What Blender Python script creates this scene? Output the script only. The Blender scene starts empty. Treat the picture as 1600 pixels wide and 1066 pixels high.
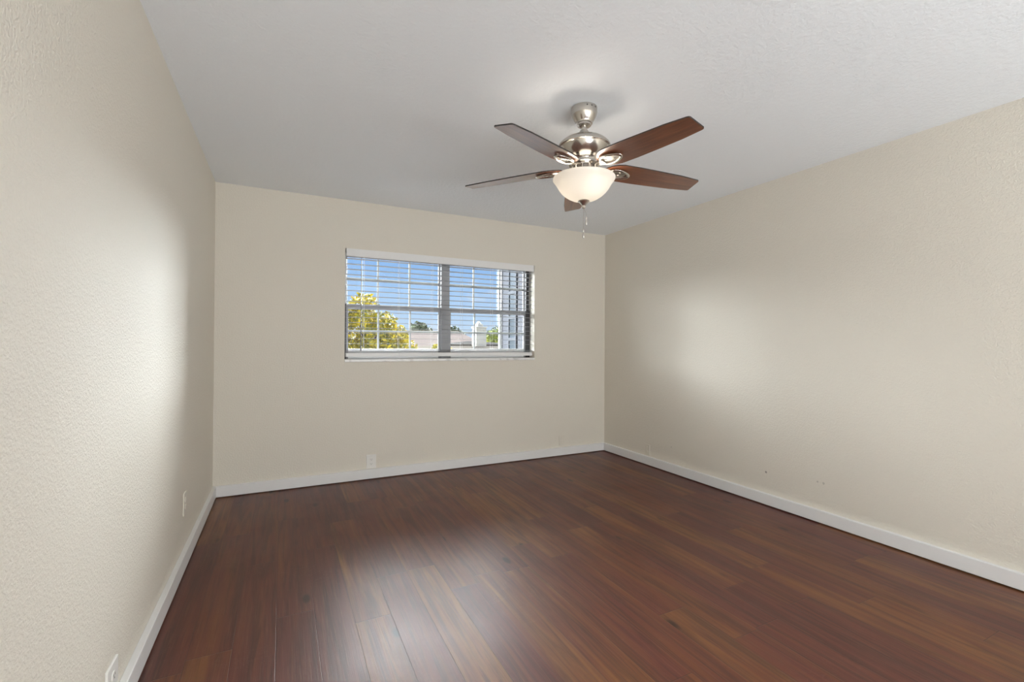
import bpy, bmesh, math, random
from math import sin, cos, pi, radians
from mathutils import Vector, Matrix

random.seed(7)
sc = bpy.context.scene
col = sc.collection

# ------------------------------------------------------------------ camera
FPX, YAW, PITCH, ROLL = 717.63, 0.4642, 0.0050, 0.0061
CAM = Vector((0.4692, -4.1961, 1.2061))
cam = bpy.data.cameras.new('camera')
cam_o = bpy.data.objects.new('camera', cam)
col.objects.link(cam_o)
fw = Vector((sin(YAW) * cos(PITCH), cos(YAW) * cos(PITCH), sin(PITCH)))
rt = Vector((cos(YAW), -sin(YAW), 0))
up = rt.cross(fw)
rt2 = rt * cos(ROLL) + up * sin(ROLL)
up2 = -rt * sin(ROLL) + up * cos(ROLL)
cam_o.matrix_world = Matrix(((rt2.x, up2.x, -fw.x, CAM.x), (rt2.y, up2.y, -fw.y, CAM.y), (rt2.z, up2.z, -fw.z, CAM.z), (0, 0, 0, 1)))
cam.sensor_width = 36.0
cam.lens = FPX * 36.0 / 1600.0
cam.clip_start = 0.02
cam.clip_end = 500
sc.camera = cam_o

# ------------------------------------------------------------------ exposure
vs = sc.view_settings
vs.view_transform = 'Standard'
vs.look = 'None'
vs.gamma = 1.0
vs.use_curve_mapping = False
vs.exposure = 0.0
sc.cycles.max_bounces = 14
sc.cycles.diffuse_bounces = 8
sc.cycles.glossy_bounces = 5
sc.cycles.transparent_max_bounces = 16
sc.cycles.sample_clamp_indirect = 6.0
sc.cycles.use_denoising = True

# ------------------------------------------------------------------ sky
# blue sky near the horizon; bright patches added out of view, higher up in
# front of the window wall and lower at the sides, to light the room
SKY_FILL = 60.0
SUN = 2.7
REAR = 158.0
w = bpy.data.worlds.new('sky')
sc.world = w
w.use_nodes = True
wn, wl = w.node_tree.nodes, w.node_tree.links
wn.clear()


def wmath(op, a, b=None, c=None, clamp=False):
    n = wn.new('ShaderNodeMath')
    n.operation = op
    n.use_clamp = clamp
    for i, v in enumerate((a, b, c)):
        if v is None:
            continue
        if isinstance(v, (int, float)):
            n.inputs[i].default_value = v
        else:
            wl.new(v, n.inputs[i])
    return n.outputs[0]


def wsmooth(v, lo, hi):
    n = wn.new('ShaderNodeMapRange')
    n.interpolation_type = 'SMOOTHSTEP'
    wl.new(v, n.inputs[0])
    n.inputs[1].default_value = lo
    n.inputs[2].default_value = hi
    return n.outputs[0]


tc = wn.new('ShaderNodeTexCoord')
sx = wn.new('ShaderNodeSeparateXYZ')
wl.new(tc.outputs['Generated'], sx.inputs[0])
elev = wmath('ARCSINE', sx.outputs['Z'])
az = wmath('ARCTAN2', sx.outputs['X'], sx.outputs['Y'])
ramp = wn.new('ShaderNodeValToRGB')
cr = ramp.color_ramp
cr.elements[0].position = 0.0
cr.elements[0].color = (0.20, 0.21, 0.17, 1)
cr.elements[1].position = 1.0
cr.elements[1].color = (0.10, 0.27, 0.78, 1)
for pos, c in ((0.49, (0.24, 0.25, 0.22, 1)), (0.502, (0.62, 0.78, 0.98, 1)), (0.535, (0.42, 0.64, 0.97, 1)), (0.565, (0.25, 0.49, 0.93, 1)), (0.64, (0.13, 0.34, 0.85, 1))):
    e = cr.elements.new(pos)
    e.color = c
wl.new(wmath('MULTIPLY_ADD', elev, 1 / pi, 0.5), ramp.inputs[0])
# wisps of cloud
mp = wn.new('ShaderNodeMapping')
mp.inputs['Scale'].default_value = (5, 5, 16)
mp.inputs['Rotation'].default_value = (0.5, 0.2, 0.35)
mp.inputs['Location'].default_value = (0.9, 0.3, 0.4)
wl.new(tc.outputs['Generated'], mp.inputs[0])
nz = wn.new('ShaderNodeTexNoise')
nz.inputs['Scale'].default_value = 1.6
nz.inputs['Detail'].default_value = 6
wl.new(mp.outputs[0], nz.inputs['Vector'])
wisp = wmath('MULTIPLY', wsmooth(nz.outputs[0], 0.60, 0.76), 0.6)
mixw = wn.new('ShaderNodeMixRGB')
mixw.inputs[2].default_value = (0.85, 0.9, 1.0, 1)
wl.new(wisp, mixw.inputs[0])
wl.new(ramp.outputs[0], mixw.inputs[1])
# added bright patches, for room light and the sheen on walls and floor
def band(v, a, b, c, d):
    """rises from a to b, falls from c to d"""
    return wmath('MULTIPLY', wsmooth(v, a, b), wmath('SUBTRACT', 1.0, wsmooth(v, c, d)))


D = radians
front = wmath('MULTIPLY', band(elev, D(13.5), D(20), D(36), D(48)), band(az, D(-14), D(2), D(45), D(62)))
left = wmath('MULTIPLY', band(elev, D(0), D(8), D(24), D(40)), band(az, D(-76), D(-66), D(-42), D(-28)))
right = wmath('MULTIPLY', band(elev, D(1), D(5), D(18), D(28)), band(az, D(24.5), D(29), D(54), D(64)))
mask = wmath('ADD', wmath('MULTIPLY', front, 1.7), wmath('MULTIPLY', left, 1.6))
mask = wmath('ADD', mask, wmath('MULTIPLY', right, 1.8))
nz2 = wn.new('ShaderNodeTexNoise')
nz2.inputs['Scale'].default_value = 3.0
nz2.inputs['Detail'].default_value = 4
wl.new(tc.outputs['Generated'], nz2.inputs['Vector'])
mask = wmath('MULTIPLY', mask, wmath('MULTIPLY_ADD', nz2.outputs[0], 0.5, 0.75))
bg1 = wn.new('ShaderNodeBackground')
wl.new(mixw.outputs[0], bg1.inputs[0])
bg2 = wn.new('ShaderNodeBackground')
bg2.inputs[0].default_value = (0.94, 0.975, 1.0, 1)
wl.new(wmath('MULTIPLY', mask, SKY_FILL), bg2.inputs[1])
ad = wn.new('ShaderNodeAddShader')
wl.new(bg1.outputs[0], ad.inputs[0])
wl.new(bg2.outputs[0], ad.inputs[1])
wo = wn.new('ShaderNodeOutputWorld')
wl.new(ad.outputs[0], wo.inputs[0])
w.cycles.sampling_method = 'MANUAL'
w.cycles.sample_map_resolution = 1024

# ------------------------------------------------------------------ sun (behind the house, to the right)
sl = bpy.data.lights.new('sun', 'SUN')
sl.energy = SUN
sl.angle = radians(0.6)
sl.color = (1.0, 0.95, 0.86)
so = bpy.data.objects.new('sun', sl)
so.rotation_euler = Vector((-0.42, 0.62, -0.62)).to_track_quat('-Z', 'Y').to_euler()
so.location = (6, -8, 9)
col.objects.link(so)

# ------------------------------------------------------------------ sizes
W, H, DEPTH = 3.748, 2.44, 6.8
BT, BH = 0.0255, 0.0893
WX0, WX1, WZ0, WZ1, WD = 0.953, 2.832, 1.034, 2.022, 0.17
FAN = Vector((1.874, -2.218, H))

# soft fill light added behind the camera, stands for no real source
al = bpy.data.lights.new('rear_fill', 'AREA')
al.shape = 'RECTANGLE'
al.size, al.size_y = 3.3, 0.9
al.energy = REAR
al.color = (0.915, 0.964, 1.0)
ao = bpy.data.objects.new('rear_fill', al)
ao.location = (W / 2, -DEPTH + 0.25, 0.55)
ao.rotation_euler = (radians(150), 0, 0)
col.objects.link(ao)

# window portal: guides the sampling of the sky through the opening
pl = bpy.data.lights.new('window_portal', 'AREA')
pl.shape = 'RECTANGLE'
pl.size, pl.size_y = WX1 - WX0, WZ1 - WZ0
pl.cycles.is_portal = True
po = bpy.data.objects.new('window_portal', pl)
po.location = ((WX0 + WX1) / 2, WD + 0.01, (WZ0 + WZ1) / 2)
po.rotation_euler = (radians(-90), 0, 0)
col.objects.link(po)


# ------------------------------------------------------------------ helpers
def tag(o, label=None, cat=None, group=None, kind=None):
    if label:
        o['label'] = label
    if cat:
        o['category'] = cat
    if group:
        o['group'] = group
    if kind:
        o['kind'] = kind
    return o


def empty(name, loc, label=None, cat=None, group=None, kind=None):
    o = bpy.data.objects.new(name, None)
    o.location = loc
    o.empty_display_size = 0.1
    col.objects.link(o)
    return tag(o, label, cat, group, kind)


def obj(name, bm, m, parent=None, smooth=False, bevel=0.0, seg=2):
    bmesh.ops.recalc_face_normals(bm, faces=bm.faces)
    me = bpy.data.meshes.new(name)
    bm.to_mesh(me)
    bm.free()
    if m is not None:
        for k in (m if isinstance(m, (list, tuple)) else [m]):
            me.materials.append(k)
    if smooth:
        for p in me.polygons:
            p.use_smooth = True
        try:
            me.set_sharp_from_angle(angle=radians(40))
        except Exception:
            pass
    o = bpy.data.objects.new(name, me)
    col.objects.link(o)
    if parent is not None:
        o.parent = parent
    if bevel:
        b = o.modifiers.new('bevel', 'BEVEL')
        b.width = bevel
        b.segments = seg
        b.limit_method = 'ANGLE'
    return o


def box(bm, x0, x1, y0, y1, z0, z1, mi=0):
    vs_ = [bm.verts.new(p) for p in ((x0, y0, z0), (x1, y0, z0), (x1, y1, z0), (x0, y1, z0), (x0, y0, z1), (x1, y0, z1), (x1, y1, z1), (x0, y1, z1))]
    for f in ((0, 3, 2, 1), (4, 5, 6, 7), (0, 1, 5, 4), (1, 2, 6, 5), (2, 3, 7, 6), (3, 0, 4, 7)):
        bm.faces.new([vs_[i] for i in f]).material_index = mi


def lathe(bm, prof, n=48, c=(0, 0), closed=False):
    rings = []
    for r, z in prof:
        if r < 1e-5:
            rings.append([bm.verts.new((c[0], c[1], z))])
        else:
            rings.append([bm.verts.new((c[0] + r * cos(2 * pi * i / n), c[1] + r * sin(2 * pi * i / n), z)) for i in range(n)])
    pairs = list(zip(rings[:-1], rings[1:]))
    if closed:
        pairs.append((rings[-1], rings[0]))
    for a, b in pairs:
        for i in range(n):
            j = (i + 1) % n
            if len(a) == 1 and len(b) == 1:
                continue
            if len(a) == 1:
                bm.faces.new((a[0], b[i], b[j]))
            elif len(b) == 1:
                bm.faces.new((a[i], b[0], a[j]))
            else:
                bm.faces.new((a[i], b[i], b[j], a[j]))


def tube(bm, pts, r, n=8, closed=False, flat=1.0):
    pts = [Vector(p) for p in pts]
    N = len(pts)
    rings = []
    for i, p in enumerate(pts):
        if closed:
            t = pts[(i + 1) % N] - pts[i - 1]
        else:
            t = pts[min(i + 1, N - 1)] - pts[max(i - 1, 0)]
        t.normalize()
        ref = Vector((0, 0, 1)) if abs(t.z) < 0.9 else Vector((1, 0, 0))
        a = t.cross(ref).normalized()
        b = a.cross(t)
        rr = r[i] if isinstance(r, (list, tuple)) else r
        rings.append([bm.verts.new(p + a * rr * cos(2 * pi * k / n) + b * rr * flat * sin(2 * pi * k / n)) for k in range(n)])
    for i in range(N if closed else N - 1):
        A, B = rings[i], rings[(i + 1) % N]
        for k in range(n):
            bm.faces.new((A[k], A[(k + 1) % n], B[(k + 1) % n], B[k]))
    if not closed:
        bm.faces.new(rings[0][::-1])
        bm.faces.new(rings[-1])


def outline_prism(bm, pts, z0, z1, f=None):
    """solid of outline pts (x,y) between z0 and z1, f maps a point"""
    f = f or (lambda v: v)
    a = [bm.verts.new(f(Vector((x, y, z0)))) for x, y in pts]
    b = [bm.verts.new(f(Vector((x, y, z1)))) for x, y in pts]
    bm.faces.new(a[::-1])
    bm.faces.new(b)
    n = len(pts)
    for i in range(n):
        bm.faces.new((a[i], a[(i + 1) % n], b[(i + 1) % n], b[i]))


# ------------------------------------------------------------------ materials
class NT:
    def __init__(s, name):
        s.m = bpy.data.materials.new(name)
        s.m.use_nodes = True
        s.n, s.l = s.m.node_tree.nodes, s.m.node_tree.links
        s.p = s.n['Principled BSDF']
        s.out = s.n['Material Output']

    def set(s, **k):
        for a, v in k.items():
            s.p.inputs[a.replace('_', ' ')].default_value = v
        return s

    def link(s, a, b):
        s.l.new(a, b)

    def math(s, op, a, b=None, c=None, clamp=False):
        n = s.n.new('ShaderNodeMath')
        n.operation = op
        n.use_clamp = clamp
        for i, v in enumerate((a, b, c)):
            if v is None:
                continue
            if isinstance(v, (int, float)):
                n.inputs[i].default_value = v
            else:
                s.l.new(v, n.inputs[i])
        return n.outputs[0]

    def comb(s, x, y, z):
        n = s.n.new('ShaderNodeCombineXYZ')
        for i, v in enumerate((x, y, z)):
            if isinstance(v, (int, float)):
                n.inputs[i].default_value = v
            else:
                s.l.new(v, n.inputs[i])
        return n.outputs[0]

    def pos(s):
        g = s.n.new('ShaderNodeTexCoord')
        x = s.n.new('ShaderNodeSeparateXYZ')
        s.l.new(g.outputs['Object'], x.inputs[0])
        return g.outputs['Object'], x.outputs

    def noise(s, vec, scale=5.0, detail=4.0, rough=0.5, dist=0.0):
        n = s.n.new('ShaderNodeTexNoise')
        s.l.new(vec, n.inputs['Vector'])
        n.inputs['Scale'].default_value = scale
        n.inputs['Detail'].default_value = detail
        n.inputs['Roughness'].default_value = rough
        n.inputs['Distortion'].default_value = dist
        return n.outputs[0]

    def white(s, vec):
        n = s.n.new('ShaderNodeTexWhiteNoise')
        n.noise_dimensions = '3D'
        s.l.new(vec, n.inputs['Vector'])
        return n.outputs['Value']

    def smooth(s, v, lo, hi, a=0.0, b=1.0):
        n = s.n.new('ShaderNodeMapRange')
        n.interpolation_type = 'SMOOTHSTEP'
        s.l.new(v, n.inputs[0])
        n.inputs[1].default_value, n.inputs[2].default_value = lo, hi
        n.inputs[3].default_value, n.inputs[4].default_value = a, b
        return n.outputs[0]

    def ramp(s, v, stops):
        n = s.n.new('ShaderNodeValToRGB')
        e = n.color_ramp.elements
        e[0].position, e[0].color = stops[0][0], (*stops[0][1], 1)
        e[1].position, e[1].color = stops[-1][0], (*stops[-1][1], 1)
        for p, c in stops[1:-1]:
            k = e.new(p)
            k.color = (*c, 1)
        s.l.new(v, n.inputs[0])
        return n.outputs[0]

    def mix(s, f, a, b, mode='MIX'):
        n = s.n.new('ShaderNodeMixRGB')
        n.blend_type = mode
        for i, v in enumerate((f, a, b)):
            if isinstance(v, (int, float)):
                n.inputs[i].default_value = v if i == 0 else (v, v, v, 1)
            elif isinstance(v, tuple):
                n.inputs[i].default_value = (*v, 1)
            else:
                s.l.new(v, n.inputs[i])
        return n.outputs[0]

    def bump(s, h, strength=0.3, dist=0.01):
        n = s.n.new('ShaderNodeBump')
        n.inputs['Strength'].default_value = strength
        n.inputs['Distance'].default_value = dist
        s.l.new(h, n.inputs['Height'])
        s.l.new(n.outputs[0], s.p.inputs['Normal'])


def plain(name, c, rough=0.5, metal=0.0, var=0.06, scale=30.0, bump=0.0, bscale=80.0, **k):
    t = NT(name)
    vec, _ = t.pos()
    nzv = t.noise(vec, scale, 3)
    t.link(t.mix(nzv, tuple(x * (1 - var) for x in c), tuple(min(1, x * (1 + var)) for x in c)), t.p.inputs['Base Color'])
    t.set(Roughness=rough, Metallic=metal, **k)
    if bump:
        t.bump(t.noise(vec, bscale, 3), bump, 0.004)
    return t.m


# wall paint: satin, rolled orange-peel texture
WALL_C = (0.735, 0.693, 0.610)


def wall_mat(name, spots=(), gloss=0.62):
    t = NT(name)
    vec, xyz = t.pos()
    big = t.noise(vec, 0.9, 2)
    c = t.mix(big, tuple(v * 0.985 for v in WALL_C), tuple(v * 1.015 for v in WALL_C))
    for p, r, dark in spots:
        d = t.n.new('ShaderNodeVectorMath')
        d.operation = 'DISTANCE'
        t.link(vec, d.inputs[0])
        d.inputs[1].default_value = p
        wob = t.math('MULTIPLY_ADD', t.noise(vec, 120, 2), 0.010, -0.005)
        f = t.smooth(t.math('ADD', d.outputs['Value'], wob), r * 0.5, r, dark, 0.0)
        c = t.mix(f, c, (0.16, 0.14, 0.12))
    t.link(c, t.p.inputs['Base Color'])
    t.set(Roughness=gloss)
    t.p.inputs['Specular IOR Level'].default_value = 1.0
    h1 = t.noise(vec, 170, 3, 0.55)
    h2 = t.smooth(t.noise(vec, 85, 2, 0.5), 0.42, 0.62)
    t.bump(t.math('MULTIPLY_ADD', h2, 0.6, h1), 0.34, 0.004)
    return t.m


M = {}
M['wall'] = wall_mat('wall_paint')
M['wall_right'] = wall_mat('wall_paint_marked', [((W, -1.006, 0.239), 0.007, 0.5), ((W, -1.950, 0.244), 0.010, 0.75), ((W, -2.322, 0.272), 0.008, 0.4), ((W, -2.362, 0.272), 0.010, 0.35)])
t = NT('ceiling_paint')
vec, _ = t.pos()
t.set(Base_Color=(0.878, 0.92, 0.962, 1), Roughness=0.7)
hh = t.smooth(t.noise(vec, 45, 3, 0.6), 0.40, 0.62)
t.bump(t.math('ADD', hh, t.noise(vec, 140, 2)), 0.22, 0.004)
M['ceil'] = t.m
M['trim'] = plain('trim_paint', (0.80, 0.80, 0.80), 0.35, var=0.02, scale=6, bump=0.05, bscale=40)
M['plate'] = plain('white_plastic', (0.82, 0.81, 0.78), 0.3, var=0.01)
M['plate_painted'] = plain('painted_over_plate', WALL_C, 0.42, var=0.01, bump=0.12, bscale=90)
M['slot'] = plain('dark_slot', (0.02, 0.02, 0.02), 0.6)
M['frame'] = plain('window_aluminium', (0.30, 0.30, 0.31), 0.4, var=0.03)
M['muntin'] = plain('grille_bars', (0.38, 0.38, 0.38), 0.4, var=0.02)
M['track'] = plain('dark_jamb_track', (0.045, 0.042, 0.045), 0.5)
M['rail'] = plain('sash_bottom_rail', (0.85, 0.85, 0.85), 0.35, var=0.02)
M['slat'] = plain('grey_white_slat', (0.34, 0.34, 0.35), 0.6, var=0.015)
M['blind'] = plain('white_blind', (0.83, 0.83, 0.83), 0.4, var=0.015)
M['wand'] = plain('grey_wand', (0.16, 0.16, 0.16), 0.3)
M['cord'] = plain('ladder_cord', (0.75, 0.75, 0.74), 0.8)
t = NT('marble_sill')
vec, _ = t.pos()
v = t.noise(vec, 7, 8, 0.65, 1.5)
t.link(t.ramp(v, [(0.35, (0.62, 0.61, 0.60)), (0.5, (0.82, 0.81, 0.80)), (0.65, (0.86, 0.86, 0.85))]), t.p.inputs['Base Color'])
t.set(Roughness=0.25)
M['sill'] = t.m

# window glass: clear sheet that reflects a little
t = NT('window_glass')
t.n.remove(t.p)
tr = t.n.new('ShaderNodeBsdfTransparent')
tr.inputs[0].default_value = (0.97, 0.985, 0.98, 1)
gl = t.n.new('ShaderNodeBsdfGlossy')
gl.inputs['Roughness'].default_value = 0.02
fr = t.n.new('ShaderNodeFresnel')
fr.inputs[0].default_value = 1.45
mx = t.n.new('ShaderNodeMixShader')
t.link(t.math('MULTIPLY', fr.outputs[0], 0.8), mx.inputs[0])
t.link(tr.outputs[0], mx.inputs[1])
t.link(gl.outputs[0], mx.inputs[2])
t.link(mx.outputs[0], t.out.inputs[0])
M['glass'] = t.m

# vinyl plank floor: planks run along y
t = NT('vinyl_plank')
vec, xyz = t.pos()
PW, PL = 0.152, 1.22
u = t.math('DIVIDE', xyz['X'], PW)
ci = t.math('FLOOR', u)
fu = t.math('FRACT', u)
off = t.white(t.comb(ci, 3.7, 0.0))
vv = t.math('ADD', t.math('DIVIDE', xyz['Y'], PL), t.math('MULTIPLY', off, 7.0))
ri = t.math('FLOOR', vv)
fv = t.math('FRACT', vv)
rnd = t.white(t.comb(ci, ri, 0.0))
rnd2 = t.white(t.comb(ci, ri, 5.0))
sh = t.math('MULTIPLY', rnd, 37.0)
g1 = t.noise(t.comb(t.math('MULTIPLY', xyz['X'], 26), t.math('MULTIPLY', xyz['Y'], 1.5), sh), 1.0, 6, 0.6, 0.9)
g2 = t.noise(t.comb(t.math('MULTIPLY', xyz['X'], 170), t.math('MULTIPLY', xyz['Y'], 4.5), sh), 1.0, 4, 0.6, 0.3)
g3 = t.noise(t.comb(t.math('MULTIPLY', xyz['X'], 7), t.math('MULTIPLY', xyz['Y'], 1.1), sh), 1.0, 3, 0.5, 0.4)
g4 = t.noise(t.comb(t.math('MULTIPLY', xyz['X'], 30), t.math('MULTIPLY', xyz['Y'], 1.3), t.math('ADD', sh, 9.0)), 1.0, 3, 0.5, 0.6)
tone = t.math('ADD', t.math('MULTIPLY', rnd2, 0.26), t.math('MULTIPLY_ADD', g3, 0.42, t.math('MULTIPLY', g4, 0.38)))
ca = t.ramp(tone, [(0.30, (0.076, 0.018, 0.0125)), (0.45, (0.114, 0.029, 0.019)), (0.56, (0.136, 0.040, 0.0170)), (0.70, (0.190, 0.075, 0.021))])
ca = t.mix(t.smooth(g1, 0.42, 0.66, 0.0, 0.60), ca, (0.040, 0.014, 0.011))
ca = t.mix(t.smooth(g2, 0.48, 0.75, 0.0, 0.45), ca, (0.18, 0.075, 0.04))
# knots
vo = t.n.new('ShaderNodeTexVoronoi')
t.link(t.comb(t.math('MULTIPLY', xyz['X'], 4.6), t.math('MULTIPLY', xyz['Y'], 1.9), sh), vo.inputs['Vector'])
vo.inputs['Scale'].default_value = 1.0
kn = t.smooth(t.math('ADD', vo.outputs['Distance'], t.math('MULTIPLY', g1, 0.08)), 0.085, 0.15, 0.80, 0.0)
ca = t.mix(kn, ca, (0.018, 0.009, 0.007))
# seams
eu = t.math('MINIMUM', fu, t.math('SUBTRACT', 1.0, fu))
ev = t.math('MINIMUM', fv, t.math('SUBTRACT', 1.0, fv))
seam = t.math('MAXIMUM', t.smooth(eu, 0.0, 0.010, 0.6, 0.0), t.smooth(ev, 0.0, 0.0016, 0.7, 0.0))
ca = t.mix(seam, ca, (0.020, 0.010, 0.008))
# scuffs: fine pale scratches
s1 = t.noise(t.comb(t.math('MULTIPLY', xyz['X'], 3.0), t.math('MULTIPLY', xyz['Y'], 3.0), 2.0), 1.0, 7, 0.75, 1.2)
scr = t.math('MULTIPLY', t.smooth(t.math('ABSOLUTE', t.math('SUBTRACT', s1, 0.5)), 0.0, 0.0035, 1.0, 0.0), t.smooth(t.noise(vec, 1.7, 2), 0.5, 0.62))
ca = t.mix(t.math('MULTIPLY', scr, 0.22), ca, (0.34, 0.22, 0.17))
t.link(ca, t.p.inputs['Base Color'])
rr_ = t.math('ADD', t.math('MULTIPLY', g2, 0.10), t.math('MULTIPLY', t.noise(vec, 3.2, 5, 0.6), 0.16))
t.link(t.math('ADD', rr_, 0.25), t.p.inputs['Roughness'])
t.p.inputs['Specular IOR Level'].default_value = 0.42
hb = t.math('SUBTRACT', t.math('MULTIPLY', g2, 0.5), t.math('MULTIPLY', seam, 1.0))
t.bump(hb, 0.35, 0.002)
M['floor'] = t.m

# fan materials
M['nickel'] = plain('brushed_nickel', (0.58, 0.545, 0.50), 0.20, 1.0, var=0.02, scale=60)
M['nickel_satin'] = plain('satin_nickel', (0.60, 0.575, 0.535), 0.28, 1.0, var=0.02, scale=60)
M['fan_dark'] = plain('dark_vent', (0.16, 0.15, 0.14), 0.5, 0.5)
t = NT('blade_walnut')
vec, xyz = t.pos()
g = t.noise(t.comb(t.math('MULTIPLY', xyz['X'], 3.0), t.math('MULTIPLY', xyz['Y'], 55), 0.0), 1.0, 5, 0.6, 0.7)
g_ = t.noise(t.comb(t.math('MULTIPLY', xyz['X'], 8.0), t.math('MULTIPLY', xyz['Y'], 240), 0.0), 1.0, 3, 0.6, 0.2)
cb = t.ramp(g, [(0.25, (0.105, 0.030, 0.013)), (0.5, (0.175, 0.056, 0.022)), (0.75, (0.260, 0.092, 0.034))])
cb = t.mix(t.smooth(g_, 0.45, 0.8, 0.0, 0.5), cb, (0.075, 0.026, 0.016))
t.link(cb, t.p.inputs['Base Color'])
t.set(Roughness=0.36)
t.p.inputs['Coat Weight'].default_value = 1.0
t.p.inputs['Coat IOR'].default_value = 1.6
t.p.inputs['Coat Roughness'].default_value = 0.25
M['blade'] = t.m
M['blade_edge'] = plain('blade_edge_dark', (0.020, 0.015, 0.014), 0.5)
# frosted glass bowl lit from inside
t = NT('frosted_bowl')
t.n.remove(t.p)
df = t.n.new('ShaderNodeBsdfDiffuse')
df.inputs[0].default_value = (0.75, 0.74, 0.72, 1)
tl = t.n.new('ShaderNodeBsdfTranslucent')
tl.inputs[0].default_value = (0.97, 0.95, 0.91, 1)
gs = t.n.new('ShaderNodeBsdfGlossy')
gs.inputs['Roughness'].default_value = 0.25
m1_ = t.n.new('ShaderNodeMixShader')
m1_.inputs[0].default_value = 0.33
t.link(df.outputs[0], m1_.inputs[1])
t.link(tl.outputs[0], m1_.inputs[2])
m2_ = t.n.new('ShaderNodeMixShader')
m2_.inputs[0].default_value = 0.04
t.link(m1_.outputs[0], m2_.inputs[1])
t.link(gs.outputs[0], m2_.inputs[2])
t.link(m2_.outputs[0], t.out.inputs[0])
M['bowl'] = t.m
t = NT('bulb_glow')
t.set(Base_Color=(0.9, 0.9, 0.9, 1), Roughness=0.5)
t.p.inputs['Emission Color'].default_value = (1.0, 0.86, 0.66, 1)
t.p.inputs['Emission Strength'].default_value = 3.0
M['bulb'] = t.m
M['fob'] = plain('pull_chain_metal', (0.55, 0.53, 0.50), 0.3, 1.0)

# outdoors
M['stucco'] = plain('white_stucco', (0.52, 0.50, 0.45), 0.85, var=0.05, scale=8, bump=0.2, bscale=50)
M['stucco_pink'] = plain('pale_stucco', (0.55, 0.47, 0.41), 0.85, var=0.05, scale=5)


def shingle(name, c):
    t = NT(name)
    vec, xyz = t.pos()
    n = t.noise(vec, 6, 4, 0.6)
    rows = t.math('FRACT', t.math('MULTIPLY', xyz['Z'], 9.0))
    cc = t.mix(n, tuple(v * 0.85 for v in c), tuple(v * 1.12 for v in c))
    cc = t.mix(t.smooth(rows, 0.0, 0.18, 0.25, 0.0), cc, tuple(v * 0.55 for v in c))
    t.link(cc, t.p.inputs['Base Color'])
    t.set(Roughness=1.0)
    t.p.inputs['Specular IOR Level'].default_value = 0.0
    return t.m


M['roof_pink'] = shingle('pale_pink_shingle', (0.25, 0.205, 0.18))
M['roof_tan'] = shingle('tan_shingle', (0.24, 0.21, 0.17))
M['roof_grey'] = shingle('dark_grey_shingle', (0.06, 0.057, 0.055))
M['bark'] = plain('bark', (0.10, 0.075, 0.055), 0.9, var=0.3, scale=14)


def leafmat(name, a, b):
    t = NT(name)
    g = t.n.new('ShaderNodeObjectInfo')
    geo = t.n.new('ShaderNodeNewGeometry')
    c = t.ramp(geo.outputs['Random Per Island'], [(0.0, a), (0.6, tuple((x + y) / 2 for x, y in zip(a, b))), (1.0, b)])
    t.link(c, t.p.inputs['Base Color'])
    t.set(Roughness=0.6)
    return t.m


M['leaf_yellow'] = leafmat('yellow_leaf', (0.13, 0.15, 0.003), (0.70, 0.52, 0.001))
M['leaf_green'] = leafmat('olive_leaf', (0.10, 0.14, 0.02), (0.36, 0.40, 0.05))
M['leaf_dark'] = leafmat('dark_leaf', (0.03, 0.05, 0.02), (0.09, 0.12, 0.04))
t = NT('pale_pavement')
vec, _ = t.pos()
t.link(t.ramp(t.noise(vec, 0.6, 6, 0.6), [(0.3, (0.15, 0.15, 0.145)), (0.7, (0.24, 0.24, 0.235))]), t.p.inputs['Base Color'])
t.set(Roughness=1.0)
M['lawn'] = t.m
t = NT('lap_siding')
vec, xyz = t.pos()
rows = t.math('FRACT', t.math('MULTIPLY', xyz['Z'], 8.5))
t.link(t.mix(t.smooth(rows, 0.0, 0.12, 0.55, 0.0), (0.070, 0.073, 0.083), (0.042, 0.044, 0.051)), t.p.inputs['Base Color'])
t.set(Roughness=0.9)
t.p.inputs['Specular IOR Level'].default_value = 0.03
M['siding'] = t.m
M['corner_board'] = plain('white_board', (0.21, 0.21, 0.22), 0.9, var=0.02)
M['corner_board'].node_tree.nodes['Principled BSDF'].inputs['Specular IOR Level'].default_value = 0.05
M['wing_glass'] = plain('blue_dark_glass', (0.032, 0.042, 0.053), 0.3, var=0.05)
M['wing_glass'].node_tree.nodes['Principled BSDF'].inputs['Specular IOR Level'].default_value = 0.08
M['wing_frame'] = plain('wing_window_frame', (0.045, 0.05, 0.06), 0.9)

# ------------------------------------------------------------------ room shell
TH = 0.17
b = bmesh.new()
box(b, -TH, W + TH, -DEPTH - TH, TH, -0.12, 0.0)
tag(obj('floor', b, M['floor']), kind='structure')
b = bmesh.new()
box(b, -TH, W + TH, -DEPTH - TH, TH, H, H + 0.15)
tag(obj('ceiling', b, M['ceil']), kind='structure')
b = bmesh.new()
box(b, -TH, 0, -DEPTH - TH, TH, 0, H)
tag(obj('wall_left', b, M['wall']), kind='structure')
b = bmesh.new()
box(b, W, W + TH, -DEPTH - TH, TH, 0, H)
tag(obj('wall_right', b, M['wall_right']), kind='structure')
b = bmesh.new()
box(b, 0, W, -DEPTH - TH, -DEPTH, 0, H)
tag(obj('wall_rear', b, M['wall']), kind='structure')
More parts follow.
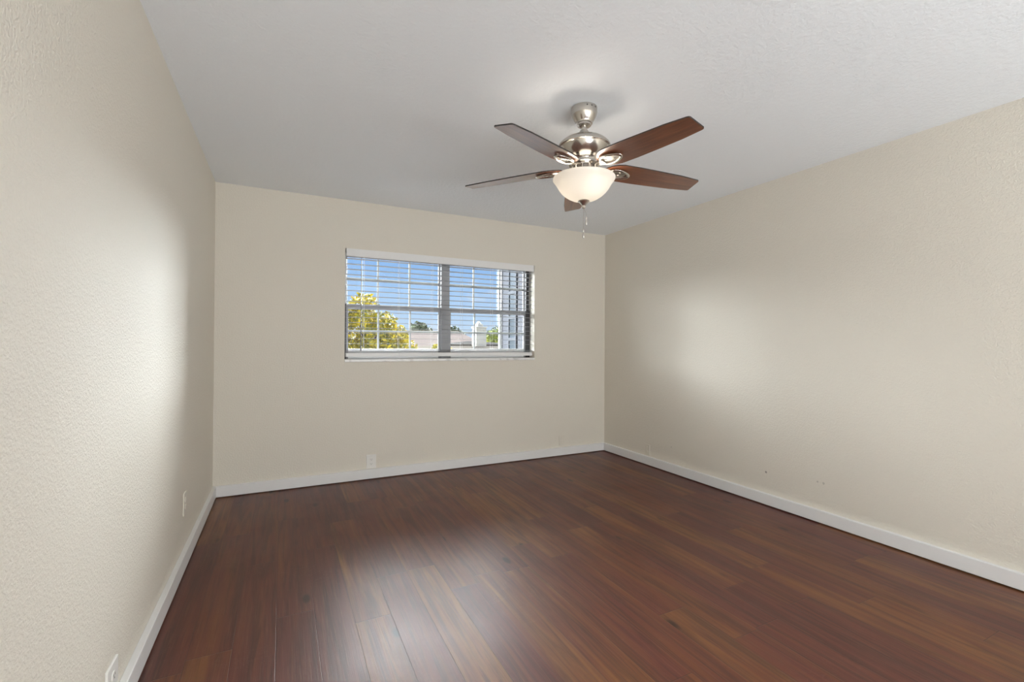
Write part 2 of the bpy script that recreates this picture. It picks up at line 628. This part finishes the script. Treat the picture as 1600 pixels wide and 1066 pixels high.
# back wall with the window opening cut through
b = bmesh.new()
xs, zs = [0, WX0, WX1, W], [0, WZ0, WZ1, H]
grid = {}
for yi, y in enumerate((0.0, TH)):
    for i, x in enumerate(xs):
        for j, z in enumerate(zs):
            grid[yi, i, j] = b.verts.new((x, y, z))
for i in range(3):
    for j in range(3):
        if (i, j) == (1, 1):
            continue
        for yi in (0, 1):
            b.faces.new([grid[yi, i, j], grid[yi, i + 1, j], grid[yi, i + 1, j + 1], grid[yi, i, j + 1]])
loop = [(1, 1), (2, 1), (2, 2), (1, 2)]
for k in range(4):
    a_, c_ = loop[k], loop[(k + 1) % 4]
    b.faces.new([grid[0, *a_], grid[0, *c_], grid[1, *c_], grid[1, *a_]])
oloop = [(0, 0), (1, 0), (2, 0), (3, 0), (3, 1), (3, 2), (3, 3), (2, 3), (1, 3), (0, 3), (0, 2), (0, 1)]
for k in range(12):
    a_, c_ = oloop[k], oloop[(k + 1) % 12]
    b.faces.new([grid[0, *a_], grid[0, *c_], grid[1, *c_], grid[1, *a_]])
tag(obj('wall_back', b, M['wall']), kind='structure')

# baseboards (a thin dark gap is left over the floor)
GAP = 0.007


def baseboard(name, x0, x1, y0, y1):
    b = bmesh.new()
    box(b, x0, x1, y0, y1, GAP, BH)
    tag(obj(name, b, M['trim'], bevel=0.003), kind='structure')


baseboard('baseboard_back', 0.0, W, -BT, 0.0)
baseboard('baseboard_left', 0.0, BT, -DEPTH, -BT)
baseboard('baseboard_right', W - BT, W, -DEPTH, -BT)
baseboard('baseboard_rear', BT, W - BT, -DEPTH, -DEPTH + BT)

# ------------------------------------------------------------------ window
SILL_T = 1.058
win = empty('window_1', ((WX0 + WX1) / 2, WD, WZ0), 'wide white framed pair of single hung windows in the back wall', None, None, 'structure')
IW = Matrix.Translation(-win.location)


def wobj(name, bm, m, parent, **k):
    for v_ in bm.verts:
        v_.co = v_.co - win.location
    o = obj(name, bm, m, parent, **k)
    return o


b = bmesh.new()
box(b, WX0, WX1, -0.008, 0.17, WZ0, SILL_T)
wobj('window_sill', b, M['sill'], win, bevel=0.004)
FY0, FY1 = 0.10, 0.165
MX0, MX1 = 1.847, 1.932            # centre mullion
b = bmesh.new()
box(b, WX0, WX0 + 0.022, FY0, FY1, SILL_T, 1.549)
box(b, WX1 - 0.046, WX1, FY0, FY1, SILL_T, 1.549)
jamb = wobj('jamb', b, M['track'], win, bevel=0.002)
b = bmesh.new()
box(b, WX0, WX0 + 0.022, FY0, FY1, 1.549, WZ1)
box(b, WX1 - 0.046, WX1, FY0 + 0.02, FY1, 1.549, WZ1)
wobj('upper_jamb', b, M['muntin'], jamb, bevel=0.002)
b = bmesh.new()
box(b, WX1 - 0.046, WX1 - 0.036, FY0, FY0 + 0.02, 1.549, WZ1)
box(b, WX1 - 0.026, WX1 - 0.016, FY0, FY0 + 0.02, 1.549, WZ1)
wobj('jamb_track', b, M['track'], jamb)
b = bmesh.new()
box(b, MX0, MX1, FY0 - 0.008, FY1, SILL_T, WZ1)
wobj('mullion', b, M['frame'], win, bevel=0.003)
b = bmesh.new()
box(b, WX0, WX1, FY0, FY1, WZ1 - 0.03, WZ1)
wobj('head_frame', b, M['frame'], win, bevel=0.002)
ZM0, ZM1 = 1.506, 1.550            # meeting rail
for x0, x1, mcols in ((WX0 + 0.022, MX0, (1.259, 1.553)), (MX1, WX1 - 0.046, (2.208, 2.500))):
    for z0, z1, y0, zmid, nm in ((ZM0, WZ1 - 0.03, 0.140, 1.781, 'upper_sash'), (SILL_T, ZM1, 0.112, 1.309, 'lower_sash')):
        st = 0.012 if nm == 'upper_sash' else 0.020
        b = bmesh.new()
        y1 = y0 + 0.024
        box(b, x0, x0 + st, y0, y1, z0, z1)
        box(b, x1 - st, x1, y0, y1, z0, z1)
        if nm == 'upper_sash':
            box(b, x0 + st, x1 - st, y0, y1, z1 - 0.02, z1)
            box(b, x0 + st, x1 - st, y0, y1, z0, z0 + 0.033)
        else:
            box(b, x0 + st, x1 - st, y0, y1, ZM0, ZM1)
        sash = wobj(nm, b, M['frame'], win, bevel=0.002)
        if nm == 'lower_sash':
            b = bmesh.new()
            box(b, x0 + st, x1 - st, y0 - 0.002, y1, z0, 1.149)
            wobj('bottom_rail', b, M['rail'], sash, bevel=0.003)
        b = bmesh.new()
        box(b, x0 + st, x1 - st, y0 + 0.010, y0 + 0.014, z0 + 0.004, z1 - 0.004)
        wobj('glass_pane', b, M['glass'], sash)
        b = bmesh.new()
        for mxx in mcols:
            box(b, mxx - 0.008, mxx + 0.008, y0 + 0.015, y0 + 0.022, z0 + 0.004, z1 - 0.004)
        box(b, x0 + st, x1 - st, y0 + 0.0155, y0 + 0.0215, zmid - 0.010, zmid + 0.010)
        wobj('grille', b, M['muntin'], sash)
# outside ledge of the sill
b = bmesh.new()
box(b, WX0 - 0.05, WX1 + 0.05, TH, TH + 0.10, WZ0 - 0.02, WZ0 + 0.03)
wobj('outer_ledge', b, M['corner_board'], win, bevel=0.004)

# ------------------------------------------------------------------ blind
BX0, BX1 = 0.962, 2.822
blind = empty('window_blind', ((BX0 + BX1) / 2, 0.04, WZ1), 'white horizontal slat blind hung open inside the window recess', 'blind')


def bobj(name, bm, m, parent, **k):
    for v_ in bm.verts:
        v_.co = v_.co - blind.location
    return obj(name, bm, m, parent, **k)


b = bmesh.new()
box(b, BX0, BX1, -0.004, 0.010, 1.956, WZ1)
bobj('valance', b, M['blind'], blind, bevel=0.003)
b = bmesh.new()
box(b, BX0 + 0.004, BX1 - 0.004, 0.014, 0.066, 1.972, WZ1)
bobj('headrail', b, M['blind'], blind)


def slat_bm(z, tilt=-0.012, n=4):
    b = bmesh.new()
    x0, x1 = BX0 + 0.004, BX1 - 0.006
    Y0, Y1 = 0.016, 0.066
    top, bot = [], []
    for i in range(n + 1):
        f = i / n
        y = Y0 + (Y1 - Y0) * f
        zz = z + 0.0005 * (1 - (2 * f - 1) ** 2) + tilt * (f - 0.5) * 0.05
        top.append([b.verts.new((x, y, zz + 0.0011)) for x in (x0, x1)])
        bot.append([b.verts.new((x, y, zz - 0.0011)) for x in (x0, x1)])
    for i in range(n):
        b.faces.new((top[i][0], top[i][1], top[i + 1][1], top[i + 1][0]))
        b.faces.new((bot[i][0], bot[i + 1][0], bot[i + 1][1], bot[i][1]))
    for s in (0, 1):
        b.faces.new([t_[s] for t_ in top] + [t_[s] for t_ in bot[::-1]])
    b.faces.new((top[0][0], bot[0][0], bot[0][1], top[0][1]))
    b.faces.new((top[n][0], top[n][1], bot[n][1], bot[n][0]))
    return b


z = 1.940
first = None
k = 0
slat_z = []
while z > 1.150:
    slat_z.append(z)
    z -= 0.0466
slat_z += [1.133, 1.126, 1.119]
for z in slat_z:
    if first is None:
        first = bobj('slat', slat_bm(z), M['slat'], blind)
        z_first = z
    else:
        o = first.copy()
        col.objects.link(o)
        o.parent = blind
        o.location.z = first.location.z + (z - z_first)
b = bmesh.new()
box(b, BX0 + 0.004, BX1 - 0.006, 0.016, 0.066, 1.079, 1.114)
bobj('bottom_rail', b, M['blind'], blind, bevel=0.003)
for x in (1.117, 1.425, 1.739, 2.035, 2.357, 2.677):
    b = bmesh.new()
    for y in (0.0145, 0.0675):
        tube(b, [(x, y, 1.085), (x, y, 1.975)], 0.0011, 5)
    bobj('ladder_cord', b, M['cord'], blind)
b = bmesh.new()
tube(b, [(1.089, 0.008, 1.962), (1.089, 0.006, 1.93), (1.089, 0.006, 1.16)], [0.0022, 0.0032, 0.0042], 8)
lathe(b, [(0, 1.13), (0.005, 1.132), (0.0062, 1.15), (0.005, 1.162), (0, 1.163)], 10, (1.089, 0.006))
bobj('tilt_wand', b, M['wand'], blind, smooth=True)

# ------------------------------------------------------------------ ceiling fan
fan = empty('ceiling_fan', FAN, 'brushed nickel five blade ceiling fan with frosted bowl light', 'ceiling fan')


def fobj(name, bm, m, parent=fan, **k):
    for v_ in bm.verts:
        v_.co = v_.co - Vector((0, 0, H))
    return obj(name, bm, m, parent, **k)


b = bmesh.new()
lathe(b, [(0, 2.4395), (0.064, 2.4395), (0.0675, 2.437), (0.0675, 2.413), (0.0655, 2.408), (0.0655, 2.404), (0.063, 2.396), (0.056, 2.381), (0.047, 2.366), (0.043, 2.360), (0.043, 2.356), (0.037, 2.354), (0.036, 2.346), (0.032, 2.343), (0.020, 2.342), (0, 2.342)], 56)
can = fobj('canopy', b, M['nickel'], smooth=True)
b = bmesh.new()
for k in range(3):
    a = radians(-112 + k * 22)
    c = Vector((0.0662 * cos(a), 0.0662 * sin(a), 2.425))
    bmesh.ops.create_uvsphere(b, u_segments=10, v_segments=6, radius=0.0045, matrix=Matrix.Translation(c))
fobj('screw', b, M['fan_dark'], can, smooth=True)
b = bmesh.new()
lathe(b, [(0, 2.350), (0.0145, 2.350), (0.0145, 2.305), (0, 2.305)], 28)
fobj('downrod', b, M['nickel'], smooth=True)
b = bmesh.new()
lathe(b, [(0.0146, 2.322), (0.021, 2.320), (0.0255, 2.312), (0.0265, 2.300), (0.029, 2.290), (0.029, 2.284), (0, 2.284)], 36)
fobj('yoke_cover', b, M['nickel_satin'], smooth=True)
b = bmesh.new()
lathe(b, [(0, 2.289), (0.031, 2.289), (0.055, 2.286), (0.080, 2.279), (0.104, 2.268), (0.122, 2.255), (0.133, 2.243), (0.1365, 2.235), (0.1355, 2.230), (0.131, 2.2275), (0.131, 2.2265), (0.1275, 2.2255),
          (0.124, 2.215), (0.117, 2.201), (0.107, 2.187), (0.095, 2.174), (0.085, 2.166), (0.079, 2.160), (0.077, 2.152), (0.0795, 2.150), (0.0795, 2.140), (0.076, 2.137), (0, 2.137)], 72)
fobj('motor_housing', b, M['nickel'], smooth=True)
# switch housing: dark vented core, ring and posts
b = bmesh.new()
lathe(b, [(0, 2.138), (0.052, 2.138), (0.052, 2.078), (0, 2.078)], 40)
sw = fobj('switch_housing', b, M['fan_dark'], smooth=True)
b = bmesh.new()
for z0, z1, ro in ((2.128, 2.138, 0.064), (2.104, 2.110, 0.063), (2.076, 2.084, 0.068)):
    lathe(b, [(0.050, z0), (ro, z0), (ro, z1), (0.050, z1)], 48, closed=True)
for k in range(10):
    a = 2 * pi * (k + 0.3) / 10
    c = Vector((0.058 * cos(a), 0.058 * sin(a), 0))
    tube(b, [c + Vector((0, 0, 2.078)), c + Vector((0, 0, 2.134))], 0.006, 8)
fobj('vent_cage', b, M['nickel'], sw, smooth=True)
# light fitter: pan above the bowl with a lip and three arms
b = bmesh.new()
lathe(b, [(0.0, 2.080), (0.050, 2.080), (0.062, 2.076), (0.062, 2.070), (0, 2.070)], 40)
for k in range(3):
    a = radians(70 + 120 * k)
    d = Vector((cos(a), sin(a), 0))
    tube(b, [d * 0.058 + Vector((0, 0, 2.076)), d * 0.10 + Vector((0, 0, 2.080)), d * 0.140 + Vector((0, 0, 2.078)), d * 0.152 + Vector((0, 0, 2.066))], [0.007, 0.006, 0.005, 0.006], 8)
fobj('light_fitter', b, M['nickel'], smooth=True)
# bowl
outer = [(0.159, 2.073), (0.1615, 2.070), (0.1610, 2.064), (0.156, 2.056), (0.1485, 2.047), (0.142, 2.037), (0.136, 2.026), (0.128, 2.013), (0.117, 1.999), (0.102, 1.985), (0.085, 1.973), (0.066, 1.963), (0.044, 1.956), (0.024, 1.953), (0.006, 1.9525)]
inner = [(max(r - 0.0045, 0.004), z_ + 0.004 * (0.4 + 0.6 * (1 - r / 0.16))) for r, z_ in outer][::-1]
b = bmesh.new()
lathe(b, outer + inner, 72, closed=True)
bowl = fobj('light_bowl', b, M['bowl'], smooth=True)
# finial and bulbs
b = bmesh.new()
lathe(b, [(0, 1.9575), (0.0285, 1.955), (0.0305, 1.951), (0.029, 1.948), (0.020, 1.941), (0.014, 1.934), (0.011, 1.929), (0.0085, 1.928), (0.0085, 1.925), (0.0105, 1.922), (0.010, 1.917), (0.006, 1.913), (0, 1.912)], 32)
fin = fobj('finial', b, M['nickel_satin'], smooth=True)
LAMP = 2.8
for k in range(3):
    a = radians(20 + 120 * k)
    c = Vector((0.070 * cos(a), 0.070 * sin(a), 0))
    b = bmesh.new()
    lathe(b, [(0, 2.000), (0.012, 2.003), (0.019, 2.013), (0.021, 2.024), (0.018, 2.038), (0.012, 2.050), (0.012, 2.066), (0, 2.066)], 16, (c.x, c.y))
    fobj('light_bulb', b, M['bulb'], smooth=True)
    L = bpy.data.lights.new('bulb_light', 'POINT')
    L.energy = LAMP
    L.color = (1.0, 0.90, 0.78)
    L.shadow_soft_size = 0.035
    lo_ = bpy.data.objects.new('bulb_light', L)
    lo_.location = FAN + c * 1.1 + Vector((0, 0, 2.030 - H))
    col.objects.link(lo_)
# pull chains
for dx, dy, zb, drop in ((0.012, -0.006, 1.868, 0.045), (-0.002, -0.002, 1.800, 0.046)):
    b = bmesh.new()
    zt = 1.916
    n = int((zt - zb) / 0.0042)
    for i in range(n + 1):
        f = i / n
        x = dx * min(1, f * 1.6)
        y = dy * min(1, f * 1.6)
        bmesh.ops.create_icosphere(b, subdivisions=1, radius=0.0016, matrix=Matrix.Translation((x, y, zt - (zt - zb) * f)))
    ch = fobj('pull_chain', b, M['fob'], smooth=True)
    b = bmesh.new()
    lathe(b, [(0, zb + 0.002), (0.0040, zb), (0.0045, zb - 0.006), (0.0022, zb - 0.010), (0.0022, zb - 0.016), (0.0044, zb - 0.020), (0.0052, zb - 0.030), (0.0040, zb - drop + 0.004), (0, zb - drop)], 14, (dx, dy))
    fobj('fob', b, M['nickel_satin'], ch, smooth=True)

# blades (blade axis along local +x)
PH, BP, BR, DR, BZ = -0.192, -0.194, 0.667, 0.043, 2.100
RK = (0.115, 0.125, 0.145, 0.17, 0.20, 0.30, 0.42, 0.55, 0.655, 0.664, 0.667)
WK = (0.016, 0.034, 0.052, 0.067, 0.075, 0.0755, 0.071, 0.065, 0.0535, 0.0500, 0.0440)


def bmap(v, off=0.0):
    """blade coordinates (r, s, n) -> fan coordinates, z measured from the ceiling"""
    r, s, n = v
    return Vector((r + n * DR, s * cos(BP) - n * sin(BP), BZ + DR * (BR - r) + s * sin(BP) + n * cos(BP) - H))


b = bmesh.new()
rings = []
T2 = 0.003
for r, hw in zip(RK, WK):
    rings.append([b.verts.new(bmap((r, s * hw, n * T2))) for n in (-1, 1) for s in (-1, -0.5, 0, 0.5, 1)])
for A, B in zip(rings[:-1], rings[1:]):
    for i in range(4):
        b.faces.new((A[i], A[i + 1], B[i + 1], B[i]))
        b.faces.new((A[5 + i], B[5 + i], B[6 + i], A[6 + i]))
    for i, j in ((0, 5), (4, 9)):
        b.faces.new((A[i], B[i], B[j], A[j])).material_index = 1
for R_ in (rings[0], rings[-1]):
    b.faces.new(R_[:5] + R_[5:][::-1]).material_index = 1
blade0 = obj('blade', b, [M['blade'], M['blade_edge']], fan)
# blade iron: arm from the motor, open leaf-shaped loop under the blade, inset pad
b = bmesh.new()
loop = []
NL = 36
for i in range(NL):
    a = 2 * pi * i / NL
    x = 0.195 + 0.062 * cos(a)
    hw = 0.036 * sin(a) * (1.0 - 0.30 * cos(a) * (1 if cos(a) > 0 else 0.6))
    loop.append(bmap((x, hw, -0.0115)))
tube(b, loop, 0.0085, 10, closed=True, flat=0.75)
# arm
arm = []
for r, n, ww in ((0.066, 0.004, 0.020), (0.085, -0.002, 0.018), (0.105, -0.008, 0.016), (0.125, -0.012, 0.016), (0.150, -0.0125, 0.020)):
    arm.append([b.verts.new(bmap((r, s * ww, n + q))) for s, q in ((-1, -0.004), (1, -0.004), (1, 0.004), (-1, 0.004))])
for A, B in zip(arm[:-1], arm[1:]):
    for i in range(4):
        b.faces.new((A[i], A[(i + 1) % 4], B[(i + 1) % 4], B[i]))
b.faces.new(arm[0])
b.faces.new(arm[-1][::-1])
iron0 = obj('blade_iron', b, M['nickel'], fan, smooth=True)
b = bmesh.new()
outline_prism(b, [(0.190 + 0.050 * cos(2 * pi * i / 28), 0.028 * sin(2 * pi * i / 28)) for i in range(28)], -0.0075, -0.0032, lambda v: bmap(v))
for xx, yy in ((0.160, 0.0), (0.205, 0.014), (0.205, -0.014)):
    outline_prism(b, [(xx + 0.006 * cos(2 * pi * i / 12), yy + 0.006 * sin(2 * pi * i / 12)) for i in range(12)], -0.0105, -0.0074, lambda v: bmap(v))
pad0 = obj('mounting_pad', b, M['nickel_satin'], iron0)
for k in range(5):
    a = PH + k * 2 * pi / 5
    if k == 0:
        bl, ir, pd = blade0, iron0, pad0
    else:
        bl, ir, pd = blade0.copy(), iron0.copy(), pad0.copy()
        for o in (bl, ir, pd):
            col.objects.link(o)
        bl.parent = fan
        ir.parent = fan
        pd.parent = ir
    bl.rotation_euler.z = a
    ir.rotation_euler.z = a

# ------------------------------------------------------------------ wall outlets
def outlet(origin, rotz, label, painted, wd=0.072, ht=0.116, prot=0.006, duplex=True):
    """plate in the local x/z plane, facing local -y"""
    e = empty('wall_outlet', origin, label, 'outlet', 'wall outlets around the room')
    e.rotation_euler.z = rotz
    m = M['plate_painted'] if painted else M['plate']
    b = bmesh.new()
    box(b, -wd / 2, wd / 2, -prot, 0.0, -ht / 2, ht / 2)
    obj('cover_plate', b, m, e, bevel=0.002)
    for s in ((-1, 1) if duplex else (0,)):
        b = bmesh.new()
        zc = s * 0.0195
        pts = [(0.0165 * cos(a) if abs(cos(a)) < 0.9 else 0.0155 * (1 if cos(a) > 0 else -1), 0.0135 * sin(a)) for a in [2 * pi * i / 24 for i in range(24)]]
        outline_prism(b, pts, 0, 0.0028, lambda v: Vector((v.x, -prot - v.z, v.y + zc)))
        r_ = obj('receptacle', b, m, e)
        b = bmesh.new()
        y0, y1 = -prot - 0.0033, -prot - 0.0026
        box(b, -0.0075, -0.0058, y0, y1, zc - 0.001, zc + 0.007)
        box(b, 0.0055, 0.0070, y0, y1, zc - 0.0005, zc + 0.0065)
        box(b, -0.002, 0.002, y0, y1, zc - 0.0085, zc - 0.0045)
        obj('slots', b, m if painted else M['slot'], r_)
    b = bmesh.new()
    lathe(b, [(0, 0.0012), (0.0026, 0.0010), (0.0032, 0), (0, 0)], 12)
    bmesh.ops.rotate(b, verts=b.verts, matrix=Matrix.Rotation(radians(90), 3, 'X'))
    bmesh.ops.translate(b, verts=b.verts, vec=(0, -prot, 0))
    obj('screw', b, m, e)
    return e


outlet((1.183, 0, 0.153), 0, 'white duplex outlet on the back wall below the window', False, 0.084, 0.120)
outlet((3.177, 0, 0.160), 0, 'painted over outlet plate on the back wall near the right corner', True, 0.070, 0.105)
outlet((W, -0.690, 0.150), radians(-90), 'painted over outlet plate low on the right wall near the far corner', True, 0.070, 0.110)
outlet((0, -1.165, 0.325), radians(90), 'thin outlet plate on the left wall near the far corner', True, 0.074, 0.120)
outlet((0, -2.362, 0.145), radians(90), 'white outlet plate on the left wall cut by the bottom edge', False, 0.100, 0.118, 0.008)

# ------------------------------------------------------------------ outdoors
GZ = -3.1
b = bmesh.new()
vsg = [b.verts.new(p) for p in ((-70, 0.4, GZ), (90, 0.4, GZ), (90, 110, GZ), (-70, 110, GZ))]
b.faces.new(vsg)
tag(obj('ground', b, M['lawn']), kind='structure')


def foliage_bm(clusters, n, size, seed, flat=0.75):
    rnd_ = random.Random(seed)
    b = bmesh.new()
    wts = [c[3] ** 2 for c in clusters]
    for _ in range(n):
        cx, cy, cz, r = rnd_.choices(clusters, wts)[0]
        while True:
            p = Vector((rnd_.uniform(-1, 1), rnd_.uniform(-1, 1), rnd_.uniform(-1, 1)))
            if 0.25 < p.length < 1:
                break
        c = Vector((cx, cy, cz)) + Vector((p.x, p.y, p.z * flat)) * r
        s = size * rnd_.uniform(0.6, 1.3)
        q = Vector((rnd_.gauss(0, 1), rnd_.gauss(0, 1), rnd_.gauss(0, 1))).normalized()
        a = q.orthogonal().normalized()
        d = q.cross(a)
        ang = rnd_.uniform(0, 2 * pi)
        a, d = a * cos(ang) + d * sin(ang), -a * sin(ang) + d * cos(ang)
        v_ = [b.verts.new(c + e) for e in (-a * s, -a * s * 0.2 + d * s * 0.45 + q * s * 0.12, a * s, -a * s * 0.2 - d * s * 0.45 + q * s * 0.12)]
        b.faces.new(v_)
    return b


def tree(label, base, clusters, n, size, leaf, seed, trunk_r=0.12, group=None, name='leafy_tree', cat='tree'):
    e = empty(name, base, label, cat, group)
    bb = Vector(base)
    b = foliage_bm(clusters, n, size, seed)
    for v_ in b.verts:
        v_.co -= bb
    obj('foliage', b, leaf, e)
    b = bmesh.new()
    zc = min(c[2] for c in clusters) - bb.z
    fork = Vector((0, 0, zc * 0.75))
    tube(b, [(0, 0, 0), fork * 0.5 + Vector((0.05, 0, 0)), fork], [trunk_r * 1.3, trunk_r, trunk_r * 0.85], 8)
    for cx, cy, cz, r in clusters:
        c = Vector((cx, cy, cz)) - bb
        mid = fork.lerp(c, 0.5) + Vector((0, 0, 0.15 * r))
        tube(b, [fork, mid, c], [trunk_r * 0.6, trunk_r * 0.35, trunk_r * 0.12], 6)
    obj('trunk', b, M['bark'], e, smooth=True)
    return e


# big yellow tree left in the view, at y = 8
T1 = [(2.35, 8.1, 2.20, 0.36), (2.0, 8.2, 2.0, 0.30), (1.5, 8.2, 2.02, 0.28), (0.9, 8.4, 1.9, 0.6), (2.75, 7.9, 1.72, 0.40), (2.35, 8.0, 1.72, 0.42), (1.85, 8.1, 1.68, 0.36),
      (3.05, 7.9, 1.38, 0.42), (2.6, 7.8, 1.35, 0.45), (2.1, 8.2, 1.30, 0.34), (1.5, 8.1, 1.45, 0.42), (3.3, 7.9, 1.05, 0.42), (2.8, 7.8, 0.95, 0.5), (2.2, 7.9, 0.90, 0.5), (1.6, 7.9, 0.92, 0.5),
      (0.8, 8.1, 1.1, 0.6), (2.4, 8.0, 0.4, 0.8), (3.3, 8.0, 0.5, 0.5), (1.4, 8.0, 0.3, 0.8)]
tree('tall yellow green tree filling the left half of the window view', (2.0, 8.0, GZ), T1, 13000, 0.070, M['leaf_yellow'], 3, 0.13)
T2 = [(5.35, 11.2, 0.95, 0.30), (5.65, 11.2, 0.8, 0.28), (5.2, 11.2, 0.55, 0.5), (5.4, 11.2, 0.1, 0.6)]
tree('small yellow green tree top in front of the pale pink roof', (5.3, 11.2, GZ), T2, 1100, 0.10, M['leaf_yellow'], 5, 0.10)
T3 = [(13.5, 25, 1.55, 0.75), (14.2, 25, 1.75, 0.75), (14.9, 25, 1.45, 0.8), (14.0, 25, 0.7, 0.9), (14.9, 25, 0.6, 0.9)]
tree('round olive green tree seen right of the chimney', (14.2, 25, GZ), T3, 1900, 0.17, M['leaf_green'], 8, 0.16)
# dark tree tops on the skyline
for i, (px_, zz, rr__) in enumerate(((12.4, 3.05, 0.8), (16.0, 2.75, 0.7), (21.0, 2.75, 0.9))):
    lab = ('dark distant treetop on the skyline just right of the yellow tree', 'smaller dark distant treetop left of the window mullion', 'dark distant treetop hidden low behind the roofs')[i]
    tree(lab, (px_, 40, GZ), [(px_, 40, zz - 0.4, rr__), (px_ + 0.6, 40, zz - 0.8, rr__)], 420, 0.22, M['leaf_dark'], 20 + i, 0.2, 'dark treetops on the skyline')


def house(name, label, x0, x1, y0, y1, eave, ridge, rx0, rx1, wall, roof, chimney=None, over=0.35):
    e = empty(name, ((x0 + x1) / 2, y0, GZ), label, 'house')
    L = Vector(e.location)
    b = bmesh.new()
    box(b, x0, x1, y0, y1, GZ, eave)
    for v_ in b.verts:
        v_.co -= L
    obj('wall', b, wall, e)
    b = bmesh.new()
    ym = (y0 + y1) / 2
    c = [b.verts.new(p) for p in ((x0 - over, y0 - over, eave), (x1 + over, y0 - over, eave), (x1 + over, y1 + over, eave), (x0 - over, y1 + over, eave))]
    d = [b.verts.new((v_.co.x, v_.co.y, eave + 0.14)) for v_ in c]
    r0, r1 = b.verts.new((rx0, ym, ridge)), b.verts.new((rx1, ym, ridge))
    b.faces.new(c[::-1])
    for i in range(4):
        b.faces.new((c[i], c[(i + 1) % 4], d[(i + 1) % 4], d[i]))
    b.faces.new((d[0], d[1], r1, r0))
    b.faces.new((d[1], d[2], r1))
    b.faces.new((d[2], d[3], r0, r1))
    b.faces.new((d[3], d[0], r0))
    for v_ in b.verts:
        v_.co -= L
    obj('roof', b, roof, e)
    if chimney:
        cx0, cx1, cy0, cy1, cz0, cz1 = chimney
        b = bmesh.new()
        box(b, cx0, cx1, cy0, cy1, cz0, cz1)
        for v_ in b.verts:
            v_.co -= L
        ch_ = obj('chimney', b, M['stucco'], e)
        b = bmesh.new()
        box(b, cx0 - 0.03, cx1 + 0.03, cy0 - 0.03, cy1 + 0.03, cz1, cz1 + 0.05)
        box(b, cx0 + 0.08, cx1 - 0.14, cy0 + 0.05, cy1 - 0.05, cz1 + 0.05, cz1 + 0.16)
        lathe(b, [(0, cz1 + 0.16), (0.12, cz1 + 0.16), (0.09, cz1 + 0.22), (0.04, cz1 + 0.27), (0, cz1 + 0.28)], 12, ((cx0 + cx1) / 2 - 0.03, (cy0 + cy1) / 2))
        for v_ in b.verts:
            v_.co -= L
        obj('chimney_cap', b, M['stucco'], ch_)
    return e


house('house', 'house with a pale pink shingle roof behind the yellow tree', 2.0, 11.2, 17.0, 23.0, 0.1, 1.86, 4.5, 9.2, M['stucco_pink'], M['roof_pink'])
house('house', 'house with a dark grey roof slope left of the chimney', 7.3, 10.4, 15.4, 16.4, 1.02, 1.30, 8.2, 8.6, M['stucco_pink'], M['roof_grey'], None, 0.15)
house('house', 'tan roofed house carrying the white chimney', 3.0, 12.5, 12.6, 15.0, 0.2, 1.08, 4.0, 11.5, M['stucco_pink'], M['roof_tan'], (7.83, 8.30, 13.9, 14.35, 0.5, 1.86), 0.3)
# wing of the building seen along its side at the right
WXX = 4.0
wing = empty('building_wing', (WXX + 0.6, 1.9, GZ), 'grey lap sided building wing at the right edge of the window view', 'building')
WL = Vector(wing.location)


def wgobj(name, bm, m, parent=wing):
    for v_ in bm.verts:
        v_.co -= WL
    return obj(name, bm, m, parent)


b = bmesh.new()
box(b, WXX, WXX + 1.4, 0.4, 3.36, GZ, 4.2)
wgobj('siding_wall', b, M['siding'])
b = bmesh.new()
box(b, WXX - 0.02, WXX + 0.10, 3.24, 3.38, GZ, 4.2)
wgobj('corner_board', b, M['corner_board'])
b = bmesh.new()
box(b, WXX - 0.012, WXX, 2.68, 2.95, -0.6, 3.2)
pane = wgobj('window_pane', b, M['wing_glass'])
b = bmesh.new()
box(b, WXX - 0.03, WXX - 0.012, 2.66, 2.70, -0.6, 3.2)
box(b, WXX - 0.03, WXX - 0.012, 2.93, 2.97, -0.6, 3.2)
for zz in (0.4, 0.85, 1.25, 1.62, 2.05, 2.5):
    box(b, WXX - 0.03, WXX - 0.012, 2.70, 2.93, zz, zz + 0.05)
wgobj('window_frame', b, M['wing_frame'], pane)
